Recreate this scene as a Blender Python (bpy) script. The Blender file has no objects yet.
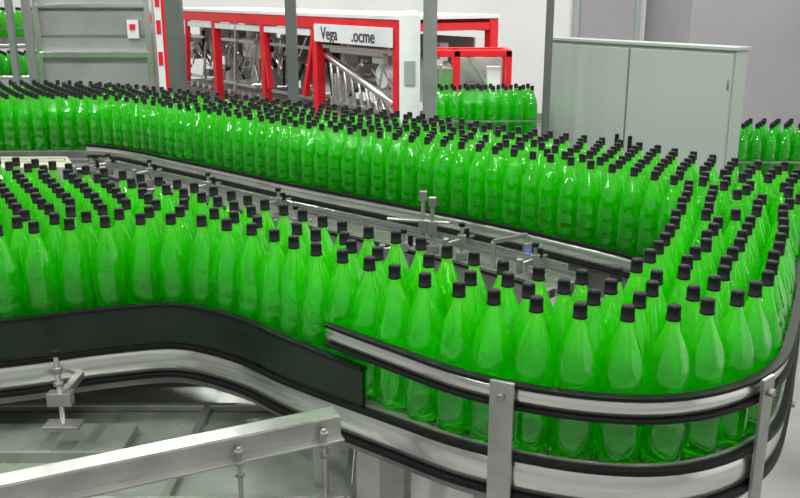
import bpy, bmesh, math, random
import numpy as np
from mathutils import Vector, Matrix
random.seed(7); rng=np.random.default_rng(5)
scene=bpy.context.scene
try:
    scene.view_settings.view_transform='Standard'
    scene.view_settings.look='None'
except Exception as e: print(e)

# ------------------------------------------------------------ materials
def new_mat(name):
    m=bpy.data.materials.new(name); m.use_nodes=True
    nt=m.node_tree; return m,nt,nt.nodes['Principled BSDF']
def mat(name,col,metal=0.0,rough=0.5,var=0.12,scale=8.0,bump=0.0,stretch=None,spec=.5):
    m,nt,b=new_mat(name)
    tc=nt.nodes.new('ShaderNodeTexCoord'); no=nt.nodes.new('ShaderNodeTexNoise')
    no.inputs['Scale'].default_value=scale; no.inputs['Detail'].default_value=5
    if stretch:
        mp=nt.nodes.new('ShaderNodeMapping'); mp.inputs['Scale'].default_value=stretch
        nt.links.new(tc.outputs['Object'],mp.inputs['Vector']); nt.links.new(mp.outputs[0],no.inputs['Vector'])
    else: nt.links.new(tc.outputs['Object'],no.inputs['Vector'])
    r=nt.nodes.new('ShaderNodeValToRGB')
    r.color_ramp.elements[0].position=0.3; r.color_ramp.elements[1].position=0.7
    r.color_ramp.elements[0].color=(*[c*(1-var) for c in col],1)
    r.color_ramp.elements[1].color=(*[min(1,c*(1+var)) for c in col],1)
    nt.links.new(no.outputs['Fac'],r.inputs['Fac']); nt.links.new(r.outputs['Color'],b.inputs['Base Color'])
    b.inputs['Metallic'].default_value=metal; b.inputs['Specular IOR Level'].default_value=spec
    mr=nt.nodes.new('ShaderNodeMapRange'); mr.inputs['To Min'].default_value=max(0.02,rough-0.06); mr.inputs['To Max'].default_value=min(1,rough+0.06)
    nt.links.new(no.outputs['Fac'],mr.inputs['Value']); nt.links.new(mr.outputs[0],b.inputs['Roughness'])
    if bump>0:
        bp=nt.nodes.new('ShaderNodeBump'); bp.inputs['Strength'].default_value=bump; bp.inputs['Distance'].default_value=0.01
        nt.links.new(no.outputs['Fac'],bp.inputs['Height']); nt.links.new(bp.outputs[0],b.inputs['Normal'])
    return m
STEEL=mat('brushed_steel',(0.74,0.74,0.72),0.93,0.22,0.10,5,0.0,(1,1,25))
STEELD=mat('dull_steel',(0.25,0.25,0.24),0.7,0.4,0.2,12,0.05)
FRAME=mat('stainless_frame',(0.36,0.36,0.345),0.8,0.33,0.2,9,0.03)
BLACK=mat('black_plastic',(0.006,0.006,0.007),0,0.45,0.2,spec=.2)
RUBBER=mat('dark_guard_panel',(0.010,0.020,0.012),0.1,0.25,0.3,5,spec=.4)
RED=mat('red_paint',(0.68,0.010,0.02),0,0.35,0.1)
WHITE=mat('white_paint',(0.72,0.74,0.76),0,0.4,0.05)
CAB=mat('cabinet_grey_paint',(0.31,0.36,0.325),0,0.42,0.04,2)
POST=mat('post_grey_paint',(0.10,0.11,0.105),0.2,0.5,0.1)
POSTL=mat('post_light_grey_paint',(0.19,0.20,0.20),0.2,0.5,0.1)
LOUV=mat('galvanised_panel',(0.44,0.46,0.46),0.5,0.42,0.1,3)
WALL=mat('wall_plaster',(0.70,0.69,0.69),0,0.85,0.04,1.2)
WALLG=mat('wall_grey_plaster',(0.33,0.32,0.34),0,0.85,0.05,1.2)
WALLD=mat('wall_dim_plaster',(0.30,0.30,0.30),0,0.85,0.05,1.2)
CEIL=mat('ceiling_panel',(0.35,0.35,0.35),0,0.9,0.03)
FLOOR=mat('floor_concrete',(0.21,0.21,0.20),0,0.38,0.22,2.5,0.1)
TRAY=mat('wet_tray_steel',(0.20,0.225,0.19),0.3,0.26,0.35,5,0.05)
BLUE=mat('blue_knob',(0.01,0.06,0.4),0,0.4,0.1)
BEIGE=mat('beige_chain_plates',(0.40,0.41,0.30),0,0.4,0.08,14)
DARK=mat('dark_machine_interior',(0.06,0.065,0.07),0.3,0.5,0.3)
TEXTM=mat('sign_black_ink',(0.03,0.03,0.03),0,0.5,0.05)

def belt_mat():
    m,nt,b=new_mat('grey_table_top_chain')
    tc=nt.nodes.new('ShaderNodeTexCoord'); mp=nt.nodes.new('ShaderNodeMapping'); mp.inputs['Rotation'].default_value=(0,0,0.75)
    br=nt.nodes.new('ShaderNodeTexBrick'); br.inputs['Scale'].default_value=14
    br.inputs['Color1'].default_value=(0.24,0.27,0.22,1); br.inputs['Color2'].default_value=(0.17,0.20,0.16,1); br.inputs['Mortar'].default_value=(0.03,0.03,0.03,1)
    br.inputs['Mortar Size'].default_value=0.03; br.inputs['Brick Width'].default_value=0.9; br.inputs['Row Height'].default_value=0.35
    nt.links.new(tc.outputs['Object'],mp.inputs[0]); nt.links.new(mp.outputs[0],br.inputs['Vector']); nt.links.new(br.outputs['Color'],b.inputs['Base Color'])
    b.inputs['Roughness'].default_value=0.35; b.inputs['Metallic'].default_value=0.4
    return m
BELT=belt_mat()

def bottle_mat():
    m,nt,b=new_mat('green_pet_and_drink')
    out=[n for n in nt.nodes if n.type=='OUTPUT_MATERIAL'][0]
    geo=nt.nodes.new('ShaderNodeNewGeometry'); sep=nt.nodes.new('ShaderNodeSeparateXYZ')
    nt.links.new(geo.outputs['Position'],sep.inputs[0])
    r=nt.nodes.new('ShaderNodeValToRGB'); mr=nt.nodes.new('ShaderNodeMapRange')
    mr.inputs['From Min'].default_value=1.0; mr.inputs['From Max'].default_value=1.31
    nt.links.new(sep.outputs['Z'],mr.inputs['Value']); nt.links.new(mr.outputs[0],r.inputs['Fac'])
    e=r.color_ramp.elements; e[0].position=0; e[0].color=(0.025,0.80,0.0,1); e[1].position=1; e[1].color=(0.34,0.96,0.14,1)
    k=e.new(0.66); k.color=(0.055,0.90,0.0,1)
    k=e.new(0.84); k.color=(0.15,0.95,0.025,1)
    nt.links.new(r.outputs['Color'],b.inputs['Base Color'])
    b.inputs['Roughness'].default_value=0.015; b.inputs['IOR'].default_value=1.33
    b.inputs['Transmission Weight'].default_value=0.95
    b.inputs['Coat Weight'].default_value=1.0; b.inputs['Coat Roughness'].default_value=0.05; b.inputs['Coat IOR'].default_value=1.7
    tc=nt.nodes.new('ShaderNodeTexCoord'); no=nt.nodes.new('ShaderNodeTexNoise'); no.inputs['Scale'].default_value=28; no.inputs['Detail'].default_value=1
    nt.links.new(tc.outputs['Object'],no.inputs['Vector'])
    bp=nt.nodes.new('ShaderNodeBump'); bp.inputs['Strength'].default_value=.3; bp.inputs['Distance'].default_value=.006
    nt.links.new(no.outputs['Fac'],bp.inputs['Height']); nt.links.new(bp.outputs[0],b.inputs['Coat Normal'])
    tr=nt.nodes.new('ShaderNodeBsdfTranslucent'); nt.links.new(r.outputs['Color'],tr.inputs['Color'])
    mx=nt.nodes.new('ShaderNodeMixShader'); mx.inputs[0].default_value=0.21
    nt.links.new(b.outputs[0],mx.inputs[1]); nt.links.new(tr.outputs[0],mx.inputs[2]); nt.links.new(mx.outputs[0],out.inputs['Surface'])
    return m
GREEN=bottle_mat()
CAPM=mat('black_cap_plastic',(0.003,0.0035,0.004),0,0.4,0.1,spec=.12)

# ------------------------------------------------------------ assembly builder
class Asm:
    def __init__(s,name,loc=(0,0,0),rz=0.0):
        s.name=name; s.loc=loc; s.rz=rz; s.bm=bmesh.new(); s.mats=[]
    def mi(s,m):
        if m not in s.mats: s.mats.append(m)
        return s.mats.index(m)
    def box(s,c,size,m,rot=None):
        vs=[]
        for dx in(-.5,.5):
            for dy in(-.5,.5):
                for dz in(-.5,.5):
                    v=Vector((dx*size[0],dy*size[1],dz*size[2]))
                    if rot is not None: v=rot@v
                    vs.append(s.bm.verts.new(v+Vector(c)))
        i=s.mi(m)
        for f in((0,1,3,2),(4,6,7,5),(0,4,5,1),(2,3,7,6),(0,2,6,4),(1,5,7,3)):
            s.bm.faces.new([vs[k] for k in f]).material_index=i
    def bar(s,p0,p1,w,h,m):
        p0=Vector(p0);p1=Vector(p1); d=p1-p0; L=d.length; x=d.normalized()
        up=Vector((0,0,1)) if abs(x.z)<.95 else Vector((1,0,0))
        y=up.cross(x).normalized(); z=x.cross(y)
        s.box((p0+p1)/2,(L,w,h),m,Matrix((x,y,z)).transposed())
    def cyl(s,p0,p1,r,m,n=16,r1=None):
        p0=Vector(p0);p1=Vector(p1); x=(p1-p0).normalized(); r1=r if r1 is None else r1
        up=Vector((0,0,1)) if abs(x.z)<.95 else Vector((1,0,0))
        y=up.cross(x).normalized(); z=x.cross(y); i=s.mi(m)
        a=[];b=[]
        for k in range(n):
            t=2*math.pi*k/n; o=y*math.cos(t)+z*math.sin(t)
            a.append(s.bm.verts.new(p0+o*r)); b.append(s.bm.verts.new(p1+o*r1))
        for k in range(n):
            f=s.bm.faces.new([a[k],a[(k+1)%n],b[(k+1)%n],b[k]]); f.material_index=i; f.smooth=True
        s.bm.faces.new(a[::-1]).material_index=i; s.bm.faces.new(b).material_index=i
    def sweep(s,pts,prof,m,side=1,zf=None,smooth=False):
        i=s.mi(m); rings=[]; n=len(pts)
        for k in range(n):
            a=pts[max(0,k-1)]; b=pts[min(n-1,k+1)]
            d=Vector((b[0]-a[0],b[1]-a[1])).normalized(); nx,ny=(d.y*side,-d.x*side)
            dz=zf(pts[k]) if zf else 0
            rings.append([s.bm.verts.new((pts[k][0]+nx*o,pts[k][1]+ny*o,z+dz)) for o,z in prof])
        q=len(prof)
        for k in range(n-1):
            for j in range(q):
                f=s.bm.faces.new([rings[k][j],rings[k][(j+1)%q],rings[k+1][(j+1)%q],rings[k+1][j]]); f.material_index=i; f.smooth=smooth
        s.bm.faces.new(rings[0][::-1]).material_index=i; s.bm.faces.new(rings[-1]).material_index=i
    def slab(s,poly,z0,z1,mt,ms):
        a=[s.bm.verts.new((p[0],p[1],z1)) for p in poly]; b=[s.bm.verts.new((p[0],p[1],z0)) for p in poly]
        s.bm.faces.new(a).material_index=s.mi(mt); s.bm.faces.new(b[::-1]).material_index=s.mi(ms)
        for k in range(len(poly)):
            j=(k+1)%len(poly); s.bm.faces.new([b[k],b[j],a[j],a[k]]).material_index=s.mi(ms)
    def done(s,bevel=0.0):
        bmesh.ops.recalc_face_normals(s.bm,faces=s.bm.faces[:])
        me=bpy.data.meshes.new(s.name); s.bm.to_mesh(me); s.bm.free()
        for m in s.mats: me.materials.append(m)
        o=bpy.data.objects.new(s.name,me); scene.collection.objects.link(o)
        o.location=s.loc; o.rotation_euler=(0,0,s.rz)
        if bevel>0:
            md=o.modifiers.new('bevel','BEVEL'); md.width=bevel; md.segments=2; md.limit_method='ANGLE'
        return o

# ------------------------------------------------------------ curves
def catmull(P,n=10):
    out=[]
    for i in range(len(P)-1):
        p0=P[max(i-1,0)];p1=P[i];p2=P[i+1];p3=P[min(i+2,len(P)-1)]
        for k in range(n):
            t=k/n
            out.append(tuple(0.5*((2*p1[j])+(-p0[j]+p2[j])*t+(2*p0[j]-5*p1[j]+4*p2[j]-p3[j])*t*t+(-p0[j]+3*p1[j]-3*p2[j]+p3[j])*t**3) for j in(0,1)))
    out.append(tuple(P[-1])); return out
def resample(P,step,start=0.0):
    out=[];acc=-start
    for i in range(len(P)-1):
        a=Vector(P[i]);b=Vector(P[i+1]);L=(b-a).length
        if L<1e-9: continue
        while acc<=L:
            if acc>=0: out.append(tuple(a.lerp(b,acc/L)))
            acc+=step
        acc-=L
    return out
def offset(P,o,side=1):
    n=len(P);R=[]
    for k in range(n):
        a=P[max(0,k-1)];b=P[min(n-1,k+1)]
        d=Vector((b[0]-a[0],b[1]-a[1]))
        if d.length<1e-9: R.append(P[k]); continue
        d.normalize(); R.append((P[k][0]+d.y*side*o,P[k][1]-d.x*side*o))
    return R
def inpoly(p,poly):
    x,y=p;c=False;j=len(poly)-1
    for i in range(len(poly)):
        xi,yi=poly[i];xj,yj=poly[j]
        if (yi>y)!=(yj>y) and x<(xj-xi)*(y-yi)/(yj-yi)+xi: c=not c
        j=i
    return c

OUT=catmull([(-2.4,1.95),(-1.5,2.1),(-1.05,2.23),(-.815,2.32),(-.6,2.36),(-.39,2.25),(-.23,2.09),(.01,1.86),(.165,1.72),(.33,1.637),(.49,1.614),(.63,1.665),(.75,1.78),(.87,2.0),(.99,2.25),(1.10,2.50),(1.24,2.64),(1.5,2.70),(2.4,2.68)])
REAR=catmull([(2.4,3.05),(1.4,3.12),(1.2,3.22),(.954,3.56),(.61,3.91),(.147,4.42),(-.377,4.87),(-1.22,5.55),(-2.02,6.13),(-2.75,6.3),(-4.6,6.45)])
INB=catmull([(-4.6,5.3),(-3.2,5.32),(-2.4,5.36),(-1.74,5.33),(-1.075,4.77),(-.477,4.21),(0,3.8),(.397,3.45),(.69,3.15),(.88,2.92),(.92,2.8)])
INN=catmull([(-2.4,3.5),(-1.45,3.24),(-1.02,3.02),(-.623,2.754),(-.323,2.46),(-.14,2.26),(0,2.16),(.147,2.0),(.255,1.89),(.40,1.84),(.50,1.89),(.60,2.04),(.70,2.24),(.82,2.55),(.92,2.8)])
POLY=OUT+REAR+INB[:-1]+INN[::-1]

# ------------------------------------------------------------ bottle placement (packed by relaxation)
SP=.0865
fixed=[]
for c in(OUT,INB,REAR,INN):
    for q in resample(c,SP+.001):
        if all((q[0]-f[0])**2+(q[1]-f[1])**2>.0845**2 for f in fixed): fixed.append(q)
fixed=np.array(fixed); fixed+=rng.normal(0,.0012,fixed.shape)
cand=[];row=0;y=1.6
while y<6.6:
    x=-4.6+(row%2)*SP/2
    while x<2.4:
        if inpoly((x,y),POLY) and ((fixed-np.array([x,y]))**2).sum(1).min()>.056**2: cand.append((x,y))
        x+=SP*.97
    y+=SP*.866*.97; row+=1
free=np.array(cand)
for it in range(220):
    allp=np.concatenate([free,fixed])
    dx=free[:,0][:,None]-allp[:,0][None,:]; dy=free[:,1][:,None]-allp[:,1][None,:]
    r=np.sqrt(dx*dx+dy*dy)+1e-9
    r[np.arange(len(free)),np.arange(len(free))]=9
    I,J=np.nonzero(r<.0872)
    rr=r[I,J]; f=(.0872-rr)/rr*.6*np.where(J<len(free),.5,1.0)
    mv=np.zeros_like(free); np.add.at(mv[:,0],I,f*dx[I,J]); np.add.at(mv[:,1],I,f*dy[I,J])
    free=free+mv+rng.normal(0,.0008*(1-it/220),free.shape)
keep=[tuple(q) for q in fixed]
for q in free:
    if not inpoly(q,POLY): continue
    if min((q[0]-k[0])**2+(q[1]-k[1])**2 for k in keep)>.079**2: keep.append(tuple(q))
print('bottles',len(keep),'fixed',len(fixed),'cand',len(cand))

def bottle_mesh(name,pts,z0,seg=32):
    prof=[(0.005,.012),(0.0,.024),(0.004,.034),(.014,.0402),(.028,.0426),(.06,.0428),(.090,.0428),(.097,.0408),(.104,.0428),(.138,.0428),(.145,.0408),(.152,.0428),(.183,.0428),(.198,.0420),(.214,.0393),(.230,.0350),(.246,.0297),(.262,.0240),(.276,.0186),(.287,.0146),(.295,.0122),(.303,.0120)]
    cap=[(.3015,.0120),(.3025,.0145),(.306,.0145),(.3065,.0134),(.3285,.0132),(.332,.0117),(.3323,.0001)]
    th=np.arange(seg)/seg*2*np.pi
    def verts(rings,flute):
        V=[]
        for z,r in rings:
            a=0
            if flute:
                if z<.02: a=.10*np.cos(5*th)
                elif .19<z<.285: a=.07*np.sin(np.pi*(z-.19)/.095)*np.cos(6*th)
                elif .05<z<.19: a=.016*np.cos(8*th)
            rr=r*(1+a)*np.ones(seg); V.append(np.stack([rr*np.cos(th),rr*np.sin(th),np.full(seg,z)],1))
        return np.concatenate(V)
    def faces(n,base):
        F=[]
        for i in range(n-1):
            for k in range(seg):
                F.append((base+i*seg+k,base+i*seg+(k+1)%seg,base+(i+1)*seg+(k+1)%seg,base+(i+1)*seg+k))
        return F
    vb=verts(prof,True);vc=verts(cap,False)
    F=faces(len(prof),0); nb=len(F); F+=faces(len(cap),len(vb)); F=np.array(F)
    V0=np.concatenate([vb,vc]); nv=len(V0); N=len(pts)
    allV=np.empty((N,nv,3))
    for i,(x,y) in enumerate(pts):
        a=rng.uniform(0,6.28);c,s=math.cos(a),math.sin(a)
        tx,ty=rng.normal(0,.006,2)
        allV[i,:,0]=V0[:,0]*c-V0[:,1]*s+x+tx*V0[:,2]; allV[i,:,1]=V0[:,0]*s+V0[:,1]*c+y+ty*V0[:,2]; allV[i,:,2]=V0[:,2]+z0
    allF=(F[None]+(np.arange(N)*nv)[:,None,None]).reshape(-1)
    me=bpy.data.meshes.new(name); me.vertices.add(N*nv); me.vertices.foreach_set('co',allV.reshape(-1))
    nf=N*len(F); me.loops.add(nf*4); me.loops.foreach_set('vertex_index',allF.astype(np.int32))
    me.polygons.add(nf); me.polygons.foreach_set('loop_start',np.arange(nf,dtype=np.int32)*4)
    mi=np.zeros(len(F),dtype=np.int32); mi[nb:]=1
    me.polygons.foreach_set('material_index',np.tile(mi,N)); me.polygons.foreach_set('use_smooth',np.ones(nf,dtype=bool))
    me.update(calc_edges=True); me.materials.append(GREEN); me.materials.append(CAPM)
    o=bpy.data.objects.new(name,me); scene.collection.objects.link(o); return o
DZ=1.0
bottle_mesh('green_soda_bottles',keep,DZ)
def grid(x0,y0,x1,y1,rows):
    d=Vector((x1-x0,y1-y0));L=d.length;d.normalize();n=Vector((-d.y,d.x));R=[]
    for r in range(rows):
        k=(r%2)*SP/2
        while k<L: R.append((x0+d.x*k+n.x*r*.0765,y0+d.y*k+n.y*r*.0765)); k+=SP+.0015
    return R
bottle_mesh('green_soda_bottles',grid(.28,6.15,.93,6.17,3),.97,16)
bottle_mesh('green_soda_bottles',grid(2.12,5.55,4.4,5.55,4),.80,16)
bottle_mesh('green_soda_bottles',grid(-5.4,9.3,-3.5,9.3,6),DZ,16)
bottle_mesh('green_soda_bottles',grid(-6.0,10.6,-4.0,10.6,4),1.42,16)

# ------------------------------------------------------------ main conveyor
C=Asm('accumulation_conveyor')
poly=resample(POLY+[POLY[0]],.06)
n=len(poly);infl=[]
for k in range(n):
    a=Vector(poly[(k-1)%n]);b=Vector(poly[(k+1)%n]);d=(b-a).normalized()
    infl.append((poly[k][0]+d.y*.05,poly[k][1]-d.x*.05))
C.slab(infl,.955,.999,BELT,STEELD)
fine_out=resample(OUT,.03)
def sub(c,f): return [p for p in c if f(p)]
def band(A,c,side,o,z0,z1,st=.012,zf=None):
    h=z1-z0
    A.sweep(c,[(o,z0),(o+.005,z0+.08*h),(o+.009,z0+.3*h),(o+.010,z0+.5*h),(o+.009,z0+.7*h),(o+.005,z0+.92*h),(o,z1)],STEEL,side,zf,True)
    A.sweep(c,[(o-.006,z1),(o+.016,z1),(o+.016,z1+st),(o-.006,z1+st)],BLACK,side,zf)
    A.sweep(c,[(o-.006,z0-st),(o+.016,z0-st),(o+.016,z0),(o-.006,z0)],BLACK,side,zf)
def rise(p):
    t=min(1,max(0,(p[0]+.35)/.65)); return .040*t*t*(3-2*t)
band(C,fine_out,1,.056,.895,.968,.012,rise)
C.sweep(fine_out,[(.048,.86),(.055,.86),(.055,.985),(.048,.985)],STEELD,1,rise)
left=sub(fine_out,lambda p:p[0]<-.04 and p[1]>1.88)
C.sweep(left,[(.052,.985),(.062,.985),(.062,1.088),(.052,1.088)],RUBBER,1)
C.sweep(left,[(.046,1.086),(.066,1.086),(.066,1.094),(.046,1.094)],BLACK,1)
right=sub(fine_out,lambda p:p[0]>-.15)
band(C,right,1,.052,1.124,1.162,.008)
fin=resample(INN,.03)
C.sweep(fin,[(.05,.94),(.06,.94),(.06,1.03),(.05,1.03)],FRAME,-1)
C.sweep(fin,[(.046,1.03),(.066,1.03),(.066,1.04),(.046,1.04)],BLACK,-1)
fib=sub(resample(INB,.03),lambda p:p[0]>-1.85)
band(C,fib,1,.06,.975,1.035,.010)
C.sweep(fib,[(.05,.86),(.058,.86),(.058,.97),(.05,.97)],STEELD,1)
frear=resample(REAR,.04)
C.sweep(frear,[(.055,.9),(.065,.9),(.065,1.02),(.055,1.02)],FRAME,1)
C.sweep(frear,[(.05,1.10),(.06,1.10),(.06,1.13),(.05,1.13)],STEEL,1)
def plate(A,c,idx,z0,z1,w=.06,o=.075,side=1):
    p=Vector(c[idx]);q=Vector(c[idx+1]);d=(q-p).normalized();nn=Vector((d.y*side,-d.x*side))
    ctr=p+nn*o; rot=Matrix(((d.x,nn.x,0),(d.y,nn.y,0),(0,0,1)))
    A.box((ctr.x,ctr.y,(z0+z1)/2),(w,.008,z1-z0),FRAME,rot)
    for z in (z1-.03,z0+.06):
        a=ctr+nn*.004;b=ctr+nn*.016
        A.cyl((a.x,a.y,z),(b.x,b.y,z),.009,STEELD,6)
def nearest(c,x,y): return min(range(len(c)-1),key=lambda i:(c[i][0]-x)**2+(c[i][1]-y)**2)
plate(C,fine_out,nearest(fine_out,.245,1.68),.70,1.176,.05)
plate(C,fine_out,nearest(fine_out,.68,1.70),.70,1.17,.045)
plate(C,fine_out,nearest(fine_out,1.05,2.4),.70,1.175,.05)
def leg(A,x,y,z=.95):
    A.box((x,y,z/2+.02),(.06,.06,z-.04),FRAME); A.cyl((x,y,0.0),(x,y,.05),.05,BLACK,12,.03)
for x,y in((-1.6,2.25),(-1.5,3.1),(-.02,2.02),(.45,1.68),(.8,2.1),(1.0,2.7),(1.9,2.75),(1.9,3.0),(.9,3.25),(.2,4.05),(-.6,4.7),(-1.5,5.4),(-2.6,5.5),(-2.6,6.1),(-3.8,5.8)): leg(C,x,y)
for a,b in(((-1.6,2.25),(-1.5,3.1)),((1.9,2.75),(1.9,3.0)),((-2.6,5.5),(-2.6,6.1)),((-.02,2.02),(.45,1.68))):
    C.bar((*a,.45),(*b,.45),.04,.04,FRAME)
x,y=-.86,2.14
C.cyl((x,y-.05,.83),(x,y-.05,1.03),.007,STEEL,10); C.box((x,y-.05,.915),(.06,.03,.035),FRAME); C.cyl((x,y-.05,.985),(x,y-.05,1.0),.014,STEELD,6); C.cyl((x,y-.05,.95),(x,y-.05,.96),.014,STEELD,6)
C.bar((x,y-.05,.915),(x,y+.12,.915),.02,.02,FRAME); C.cyl((x,y-.05,1.03),(x,y-.05,1.045),.011,BLACK,8); C.box((x,y-.05,.84),(.09,.05,.012),FRAME)
C.done(.0012)

# ------------------------------------------------------------ inner transfer conveyor
T=Asm('transfer_conveyor')
base=sub(resample(INB,.04),lambda p:-1.6<p[0]<.74)
T.sweep(base,[(.11,.90),(.36,.90),(.36,.93),(.11,.93)],BELT,1)
T.sweep(base,[(.10,.84),(.108,.84),(.108,.945),(.10,.945)],FRAME,1)
T.sweep(base,[(.362,.80),(.372,.80),(.372,.955),(.362,.955)],FRAME,1)
T.sweep(base,[(.355,.955),(.38,.955),(.38,.966),(.355,.966)],BLACK,1)
T.sweep(base,[(.20,.985),(.208,.985),(.208,1.005),(.20,1.005)],STEEL,1)
def clamp(A,x,y,z,h=.16,ang=.8,blue=False):
    c,s=math.cos(ang),math.sin(ang)
    A.cyl((x,y,z),(x,y,z+h),.007,FRAME,10)
    A.box((x,y,z+.015),(.035,.035,.03),STEELD); A.box((x,y,z+h*.62),(.032,.028,.034),FRAME)
    A.cyl((x-c*.09,y-s*.09,z+h*.62),(x+c*.07,y+s*.07,z+h*.62),.006,FRAME,10)
    A.cyl((x,y,z+h),(x,y,z+h+.014),.013,BLUE if blue else BLACK,10)
    A.cyl((x+c*.03,y+s*.03,z+h*.62),(x+c*.03,y+s*.03,z+h*.9),.010,BLACK,8)
    A.box((x-c*.09,y-s*.09,z+h*.58),(.02,.03,.05),STEELD)
off1=offset(base,.24,1)
for f,h in((.06,.10),(.2,.12),(.36,.12),(.52,.12),(.86,.13),(.97,.12)):
    q=off1[int(f*(len(off1)-1))]; clamp(T,q[0],q[1],.93,h,.8)
off2=offset(base,.40,1)
for f,h,b in((.10,.16,0),(.3,.13,0),(.62,.14,0),(.80,.14,0)):
    q=off2[int(f*(len(off2)-1))]; clamp(T,q[0],q[1],.90,h,.5,b)
    T.box((q[0],q[1],.89),(.07,.07,.02),FRAME)
q=off1[int(.79*(len(off1)-1))]
for ox,oy,h in((0,0,.22),(.035,-.02,.20)):
    T.cyl((q[0]+ox,q[1]+oy,.93),(q[0]+ox,q[1]+oy,.93+h),.009,FRAME,10); T.box((q[0]+ox,q[1]+oy,.93+h),(.028,.028,.035),STEELD)
    T.box((q[0]+ox,q[1]+oy,1.03),(.035,.035,.05),FRAME); T.box((q[0]+ox,q[1]+oy,.945),(.05,.05,.03),STEELD)
T.cyl((q[0]-.14,q[1]+.03,1.05),(q[0]+.1,q[1]-.04,1.05),.007,FRAME,10)
q=off1[int(.90*(len(off1)-1))]
T.cyl((q[0],q[1],.93),(q[0],q[1],1.03),.010,FRAME,10); T.bar((q[0],q[1],1.03),(q[0]+.12,q[1]-.02,1.06),.016,.016,STEELD)
T.box((q[0]+.12,q[1]-.03,1.01),(.03,.03,.05),STEELD); T.cyl((q[0]+.12,q[1]-.045,1.005),(q[0]+.12,q[1]-.055,1.01),.011,BLUE,12); T.cyl((q[0]+.12,q[1]-.02,.93),(q[0]+.12,q[1]-.02,1.06),.008,FRAME,10)
for f in(.05,.35,.65,.95):
    q=off1[int(f*(len(off1)-1))]; leg(T,q[0],q[1],.90)
T.done(.001)

F2=Asm('drive_frame')
l2=resample(catmull([(-1.3,3.55),(-.7,3.15),(-.2,2.72),(.2,2.4),(.45,2.38),(.56,2.55)]),.05)
F2.sweep(l2,[(0,.78),(.03,.78),(.03,.90),(0,.90)],FRAME,1)
F2.sweep(l2,[(-.16,.80),(-.13,.80),(-.13,.88),(-.16,.88)],FRAME,1)
F2.sweep(l2,[(-.13,.82),(0,.82),(0,.85),(-.13,.85)],TRAY,1)
for i in range(3,len(l2)-2,6):
    leg(F2,l2[i][0],l2[i][1],.8); clamp(F2,l2[i][0],l2[i][1],.88,.15,.9)
for (x,y) in((-.95,3.6),(-.35,3.12),(.3,2.62)):
    F2.box((x,y,.82),(.26,.15,.14),FRAME,Matrix.Rotation(-.75,3,'Z')); F2.cyl((x,y,.88),(x+.12,y-.1,.93),.05,STEELD,16)
    F2.box((x,y,.38),(.07,.07,.76),FRAME)
F2.done(.002)

L=Asm('infeed_conveyor')
L.slab([(-4.6,4.55),(-1.75,4.80),(-1.95,5.22),(-4.6,5.18)],.93,.985,BEIGE,STEELD)
L.bar((-4.6,4.53,.96),(-1.75,4.78,.96),.012,.09,STEEL)
L.bar((-4.6,4.9,.995),(-1.9,5.05,.995),.02,.015,STEEL)
for x,y in((-4.2,4.7),(-4.2,5.1),(-2.4,4.85),(-2.4,5.1)): leg(L,x,y,.93)
L.done(.001)

# ------------------------------------------------------------ foreground guide beam
G=Asm('steel_angle_beam')
a=Vector((-1.25,1.22,1.010));b=Vector((-.125,1.715,1.03)); d=(b-a).normalized(); nn=Vector((d.y,-d.x,0)).normalized()
G.bar(a,b,.006,.044,FRAME)
G.bar(a-nn*.022+Vector((0,0,.022)),b-nn*.022+Vector((0,0,.022)),.046,.005,FRAME)
G.bar(a+nn*.012+Vector((0,0,-.022)),b+nn*.012+Vector((0,0,-.022)),.028,.005,FRAME)
for f in(.82,.965):
    p=a.lerp(b,f); q=p+nn*.02
    G.cyl((q.x,q.y,q.z-.16),(q.x,q.y,q.z+.01),.005,FRAME,10)
    for dz in(-.05,-.025,.0): G.cyl((q.x,q.y,q.z+dz-.004),(q.x,q.y,q.z+dz+.004),.010,STEELD,6)
    G.box((q.x,q.y,q.z-.15),(.07,.03,.010),FRAME,Matrix.Rotation(.4,3,'Z'))
for f in(.30,.97):
    p=a.lerp(b,f)-nn*.025; G.box((p.x,p.y,.508),(.03,.03,1.012),FRAME)
    G.box((p.x,p.y,.006),(.1,.1,.012),FRAME)
G.done(.001)
TR=Asm('drip_tray')
tz=.74
TR.box((-.82,2.22,tz),(1.4,.78,.02),TRAY)
for yy in(1.83,2.61): TR.box((-.82,yy,tz+.02),(1.4,.015,.06),FRAME)
for xx in(-1.52,-.12): TR.box((xx,2.22,tz+.02),(.015,.78,.06),FRAME)
for xx in(-1.48,-.16): 
    for yy in(1.87,2.57): TR.box((xx,yy,tz/2-.01),(.04,.04,tz-.02),FRAME)
TR.box((-.92,2.14,tz+.025),(.42,.16,.03),TRAY); TR.bar((-1.5,2.36,tz+.02),(-.15,2.36,tz+.02),.02,.02,FRAME); TR.bar((-.55,1.85,tz+.02),(-.55,2.36,tz+.02),.02,.02,FRAME)
TR.cyl((-.4,2.1,tz+.01),(-.4,2.1,tz+.02),.04,DARK,20)
TR.done(.003)

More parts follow.
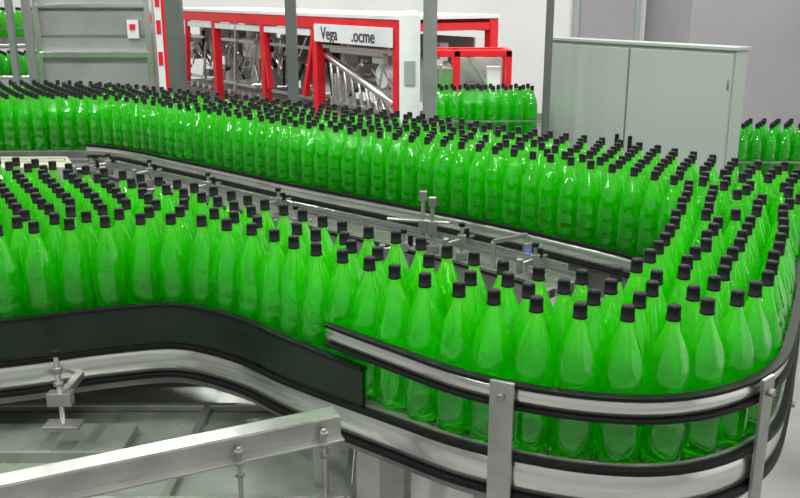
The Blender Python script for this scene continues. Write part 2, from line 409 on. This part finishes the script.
def simple_conv(x0,y0,x1,y1,w,z):
    A=Asm('straight_conveyor'); d=Vector((x1-x0,y1-y0,0));Ln=d.length;d.normalize();nv=Vector((-d.y,d.x,0))
    p0=Vector((x0,y0,z));p1=Vector((x1,y1,z)); m=nv*(w/2-.05)
    A.bar(p0+m-Vector((0,0,.025)),p1+m-Vector((0,0,.025)),w,.048,BELT)
    for s_,zz in((-.062,.0),(w-.04,0)):
        A.bar(p0+nv*s_+Vector((0,0,-.06)),p1+nv*s_+Vector((0,0,-.06)),.012,.12,STEELD)
        A.bar(p0+nv*s_+Vector((0,0,.10)),p1+nv*s_+Vector((0,0,.10)),.012,.010,STEELD)
    k=.15
    while k<Ln:
        for s_ in(0,w-.1):
            q=p0+d*k+nv*s_; A.box((q.x,q.y,z/2-.02),(.05,.05,z-.04),FRAME)
            q2=p0+d*k+nv*(-.068 if s_==0 else w-.034); A.box((q2.x,q2.y,z+.04),(.03,.008,.16),STEELD)
        k+=1.2
    A.done(.001)
simple_conv(.2,6.15,.98,6.17,.29,.97)
simple_conv(2.05,5.55,4.5,5.55,.36,.80)
simple_conv(-5.5,9.3,-3.4,9.3,.52,DZ)
simple_conv(-6.1,10.6,-3.9,10.6,.36,1.42)
Q=Asm('bottle_line_guard_frame')
for xx in(-5.0,-4.2,-3.55): Q.box((xx,8.9,1.1),(.035,.035,2.2),STEEL)
for z in(.7,1.12,1.42,2.18): Q.box((-4.27,8.9,z),(1.5,.03,.025),STEEL)
Q.box((-4.6,8.9,.90),(.76,.012,.4),LOUV); Q.box((-3.87,8.9,.90),(.60,.012,.4),LOUV)
for xx in(-4.9,-4.5): Q.cyl((xx,8.92,1.45),(xx+.12,8.92,2.15),.012,FRAME,8)
Q.done(.002)

# ------------------------------------------------------------ electrical cabinet
E=Asm('control_cabinet',(1.02,6.46,0),math.atan2(-.82,.57))
W_=1.53
E.box((W_/2,.075,.83),(W_,.11,1.52),CAB); E.box((W_/2,.075,.035),(W_-.05,.1,.07),BLACK)
for k in(0,1):
    E.box((W_/4+k*W_/2,.008,.84),(W_/2-.015,.022,1.46),CAB)
    E.box((W_/2-.05 if k==0 else W_/2+.06,-.01,.95),(.022,.02,.14),BLACK)
for z in(.35,.85,1.4):
    E.cyl((.02,0,z-.03),(.02,0,z+.03),.008,STEELD,8); E.cyl((W_-.02,0,z-.03),(W_-.02,0,z+.03),.008,STEELD,8)
E.box((W_/2,.07,1.6),(W_+.02,.14,.02),CAB)
E.done(.004)

def post(x,y,w,m):
    A=Asm('steel_column'); A.box((x,y,2.45),(w,w,4.9),m); A.box((x,y,.01),(w*2.2,w*2.2,.02),m)
    for s in(-1,1):
        for t in(-1,1): A.cyl((x+s*w*.85,y+t*w*.85,.02),(x+s*w*.85,y+t*w*.85,.045),.012,STEELD,6)
    A.done(.004)
post(-1.64,6.75,.11,POST); post(-.775,6.6,.075,POST); post(.187,5.75,.085,POSTL); post(.96,5.95,.045,POST)
post(-3.05,7.6,.06,POSTL); post(-3.19,7.6,.05,POSTL)

# ------------------------------------------------------------ louvred guard machine
V=Asm('louvred_palletizer')
V.box((-2.72,8.65,1.15),(1.0,.8,2.1),LOUV)
for k in range(9): V.box((-2.72,8.24,.30+k*.225),(.94,.03,.205),LOUV,Matrix.Rotation(.09,3,'X'))
for k in range(9): V.box((-2.72,8.225,.41+k*.225),(.94,.03,.012),STEELD)
for xx in(-3.21,-2.23): V.box((xx,8.22,1.15),(.05,.07,2.3),STEEL)
V.box((-2.72,8.20,1.38),(.98,.05,.05),STEEL); V.box((-2.72,8.20,1.80),(.98,.04,.03),STEEL)
V.box((-2.36,8.19,1.6),(.10,.03,.16),WHITE); V.box((-2.36,8.17,1.62),(.05,.02,.05),RED)
for xx in(-3.15,-2.3):
    for yy in(8.3,9.0): V.box((xx,yy,.06),(.08,.08,.12),BLACK)
V.done(.003)
S=Asm('warning_sign_column')
S.box((-2.115,8.15,1.0),(.06,.06,2.0),WHITE); S.box((-2.065,8.15,1.0),(.03,.06,2.0),RED); S.box((-2.1,8.15,.01),(.2,.2,.02),FRAME)
for z in(1.35,1.62,1.85): S.box((-2.115,8.117,z),(.04,.006,.12),RED)
S.done(.002)

# ------------------------------------------------------------ red framed wrapping machine
rz=math.atan2(-.835,.55)
M=Asm('red_shrink_wrapping_machine',(-2.9,11.5,0),rz)
LL=5.27; D=.9
for xx in(0,1.6,2.85,3.95,LL):
    for yy in(0,D): M.box((xx,yy,.84),(.08,.08,1.68),RED)
for yy in(0,D):
    M.box((LL/2,yy,1.66),(LL+.07,.085,.10),RED); M.box((LL/2,yy,.55),(LL,.06,.06),RED)
for xx in(0,1.6,2.85,3.95,LL): M.box((xx,D/2,1.65),(.06,D,.06),RED)
M.box((LL/2,D/2,1.725),(LL+.1,D+.1,.03),WHITE)
M.box((1.9,-.02,1.57),(3.9,.02,.06),WHITE)
M.box((4.62,-.055,1.575),(1.26,.015,.15),WHITE)
M.bar((3.95,-.02,1.62),(3.72,-.02,1.0),.05,.05,RED); M.bar((2.85,-.02,1.62),(2.98,-.02,1.0),.05,.05,RED)
M.bar((.8,-.02,1.62),(.7,-.02,.9),.05,.05,RED); M.bar((2.2,-.02,1.62),(2.1,-.02,.9),.03,.03,STEEL)
M.box((LL/2,D/2,.75),(LL-.1,D-.15,.14),STEELD)
M.box((LL/2,D/2,.40),(LL-.3,D-.3,.5),DARK)
for k in range(26): M.cyl((.3+k*.19,.1,.85),(.3+k*.19,D-.1,.85),.035,STEEL,14)
r2=random.Random(3)
for k in range(64):
    xx=.18+k*.078
    M.box((xx,r2.uniform(.2,.7),r2.uniform(.95,1.48)),(r2.uniform(.06,.18),r2.uniform(.08,.22),r2.uniform(.06,.34)),r2.choice([STEEL,FRAME,WHITE,LOUV,LOUV,STEEL,WHITE,CAB]))
    M.cyl((xx,.10,r2.uniform(1.0,1.5)),(xx+r2.uniform(-.2,.3),.12,r2.uniform(.9,1.55)),r2.choice([.008,.012,.018]),r2.choice([STEEL,BLACK,FRAME,STEEL]),10)
for k in range(9):
    xx=4.1+k*.12; M.cyl((xx,.04,1.35-k*.04),(xx+.05,.04,.98),.016,STEEL,10)
M.cyl((4.05,.03,1.38),(5.15,.03,1.05),.03,STEEL,14); M.cyl((4.3,.1,1.2),(4.3,.75,1.2),.12,STEEL,24); M.cyl((4.85,.1,1.25),(4.85,.75,1.25),.10,WHITE,24)
M.bar((4.05,.0,1.46),(5.2,.0,1.46),.03,.03,STEEL); M.box((4.95,.02,1.42),(.16,.05,.12),CAB)
for xx in(.8,2.2,3.4,4.6):
    M.box((xx,.9,1.25),(.9,.02,.6),LOUV); M.box((xx,-.0,1.43),(.85,.03,.03),STEEL); M.box((xx,-.0,.98),(.85,.03,.03),STEEL)
M.box((3.4,.3,1.4),(.35,.3,.25),DARK); M.box((2.2,.3,1.35),(.5,.3,.2),WHITE)
mo=M.done(.003)
def text(body,x,z,size,m,nm):
    cu=bpy.data.curves.new(nm,'FONT'); cu.body=body; cu.size=size; cu.extrude=.002
    o=bpy.data.objects.new(nm,cu); scene.collection.objects.link(o); cu.materials.append(m)
    o.parent=mo; o.location=(x,-.066,z); o.rotation_euler=(math.pi/2,0,0)
text('Vega',4.12,1.525,.15,TEXTM,'name_board_lettering'); text('.ocme',4.64,1.525,.15,TEXTM,'name_board_lettering_bold')

W=Asm('white_service_pillar'); W.box((.07,6.7,.89),(.15,.2,1.74),WHITE); W.box((.07,6.7,1.77),(.11,.16,.03),WHITE); W.box((.07,6.595,1.35),(.08,.01,.18),LOUV); W.box((.07,6.7,.01),(.2,.24,.02),FRAME); W.done(.02)
R=Asm('red_outfeed_frame')
for xx in(.23,.42,.80):
    for yy in(6.75,7.08): R.box((xx,yy,.75),(.045,.045,1.5),RED)
for yy in(6.75,7.08): R.box((.515,yy,1.48),(.61,.045,.05),RED); R.box((.515,yy,.9),(.61,.04,.05),RED)
for xx in(.23,.80): R.box((xx,6.915,1.48),(.045,.33,.05),RED)
R.box((.515,6.92,1.0),(.56,.26,.12),STEELD); R.box((.33,6.92,1.22),(.13,.2,.3),STEEL); R.box((.6,6.92,1.15),(.2,.2,.2),DARK)
for k in range(4): R.cyl((.46+k*.09,6.8,1.09),(.46+k*.09,7.04,1.09),.03,STEEL,14)
R.bar((.3,6.76,1.4),(.3,6.76,.95),.02,.02,STEEL); R.bar((.5,6.76,1.45),(.75,6.76,1.1),.02,.02,STEEL)
R.box((.62,7.06,1.25),(.34,.012,.36),LOUV); R.box((.7,6.85,1.3),(.1,.1,.16),WHITE)
R.done(.003)

# ------------------------------------------------------------ room
def roombox(name,c,s,m):
    A=Asm(name); A.box(c,s,m); return A.done()
X0,X1,Y0,Y1,H=-9.0,6.0,-3.0,14.0,4.9
roombox('floor',((X0+X1)/2,(Y0+Y1)/2,-.05),(X1-X0+.4,Y1-Y0+.4,.1),FLOOR)
roombox('ceiling',((X0+X1)/2,(Y0+Y1)/2,H+.05),(X1-X0+.4,Y1-Y0+.4,.1),CEIL)
roombox('wall_back',((X0+X1)/2,Y1+.1,H/2),(X1-X0,.2,H),WALL)
roombox('wall_front',((X0+X1)/2,Y0-.1,H/2),(X1-X0,.2,H),WALLD)
roombox('wall_left',(X0-.1,(Y0+Y1)/2,H/2),(.2,Y1-Y0,H),WALLG)
roombox('wall_right',(X1+.1,(Y0+Y1)/2,H/2),(.2,Y1-Y0,H),WALL)
roombox('wall_partition',(4.85,12.9,H/2),(2.3,2.2,H),WALLG)
Dr=Asm('door_1'); Dr.box((3.1,13.96,1.1),(.85,.06,2.2),WALLG)
for xx in(2.64,3.56): Dr.box((xx,13.94,1.12),(.08,.1,2.25),CAB)
Dr.box((3.1,13.94,2.26),(1.0,.1,.08),CAB); Dr.cyl((3.42,13.93,1.05),(3.42,13.86,1.05),.02,STEEL,10); Dr.box((3.37,13.86,1.05),(.13,.02,.02),STEEL)
Dr.done(.004)
roombox('baseboard_back',(-1.8,13.985,.06),(8.6,.03,.12),STEELD)

# ------------------------------------------------------------ lights
for x in(-5.6,-2.4,.6,3.6):
    for y in(-1.2,1.8,4.8,7.8,11.2):
        A=Asm('ceiling_lamp'); A.box((x,y,4.70),(.30,1.5,.07),WHITE); A.cyl((x,y-.5,4.73),(x,y-.5,4.9),.008,STEEL,6); A.cyl((x,y+.5,4.73),(x,y+.5,4.9),.008,STEEL,6); fo=A.done()
        l=bpy.data.lights.new('tube_light','AREA'); l.shape='RECTANGLE'; l.size=.16; l.size_y=1.3; l.energy=90; l.color=(.98,1,.95)
        o=bpy.data.objects.new('tube_light',l); scene.collection.objects.link(o); o.location=(x,y,4.655); o.parent=fo
w=bpy.data.worlds.new('World'); scene.world=w; w.use_nodes=True
w.node_tree.nodes['Background'].inputs[0].default_value=(.6,.65,.7,1); w.node_tree.nodes['Background'].inputs[1].default_value=.3

# ------------------------------------------------------------ camera
cd=bpy.data.cameras.new('camera'); cd.sensor_width=36; cd.lens=40.5; cd.clip_start=.05
co=bpy.data.objects.new('camera',cd); scene.collection.objects.link(co)
co.location=(0,0,1.90); co.rotation_euler=(math.radians(90-15.82),0,0); scene.camera=co
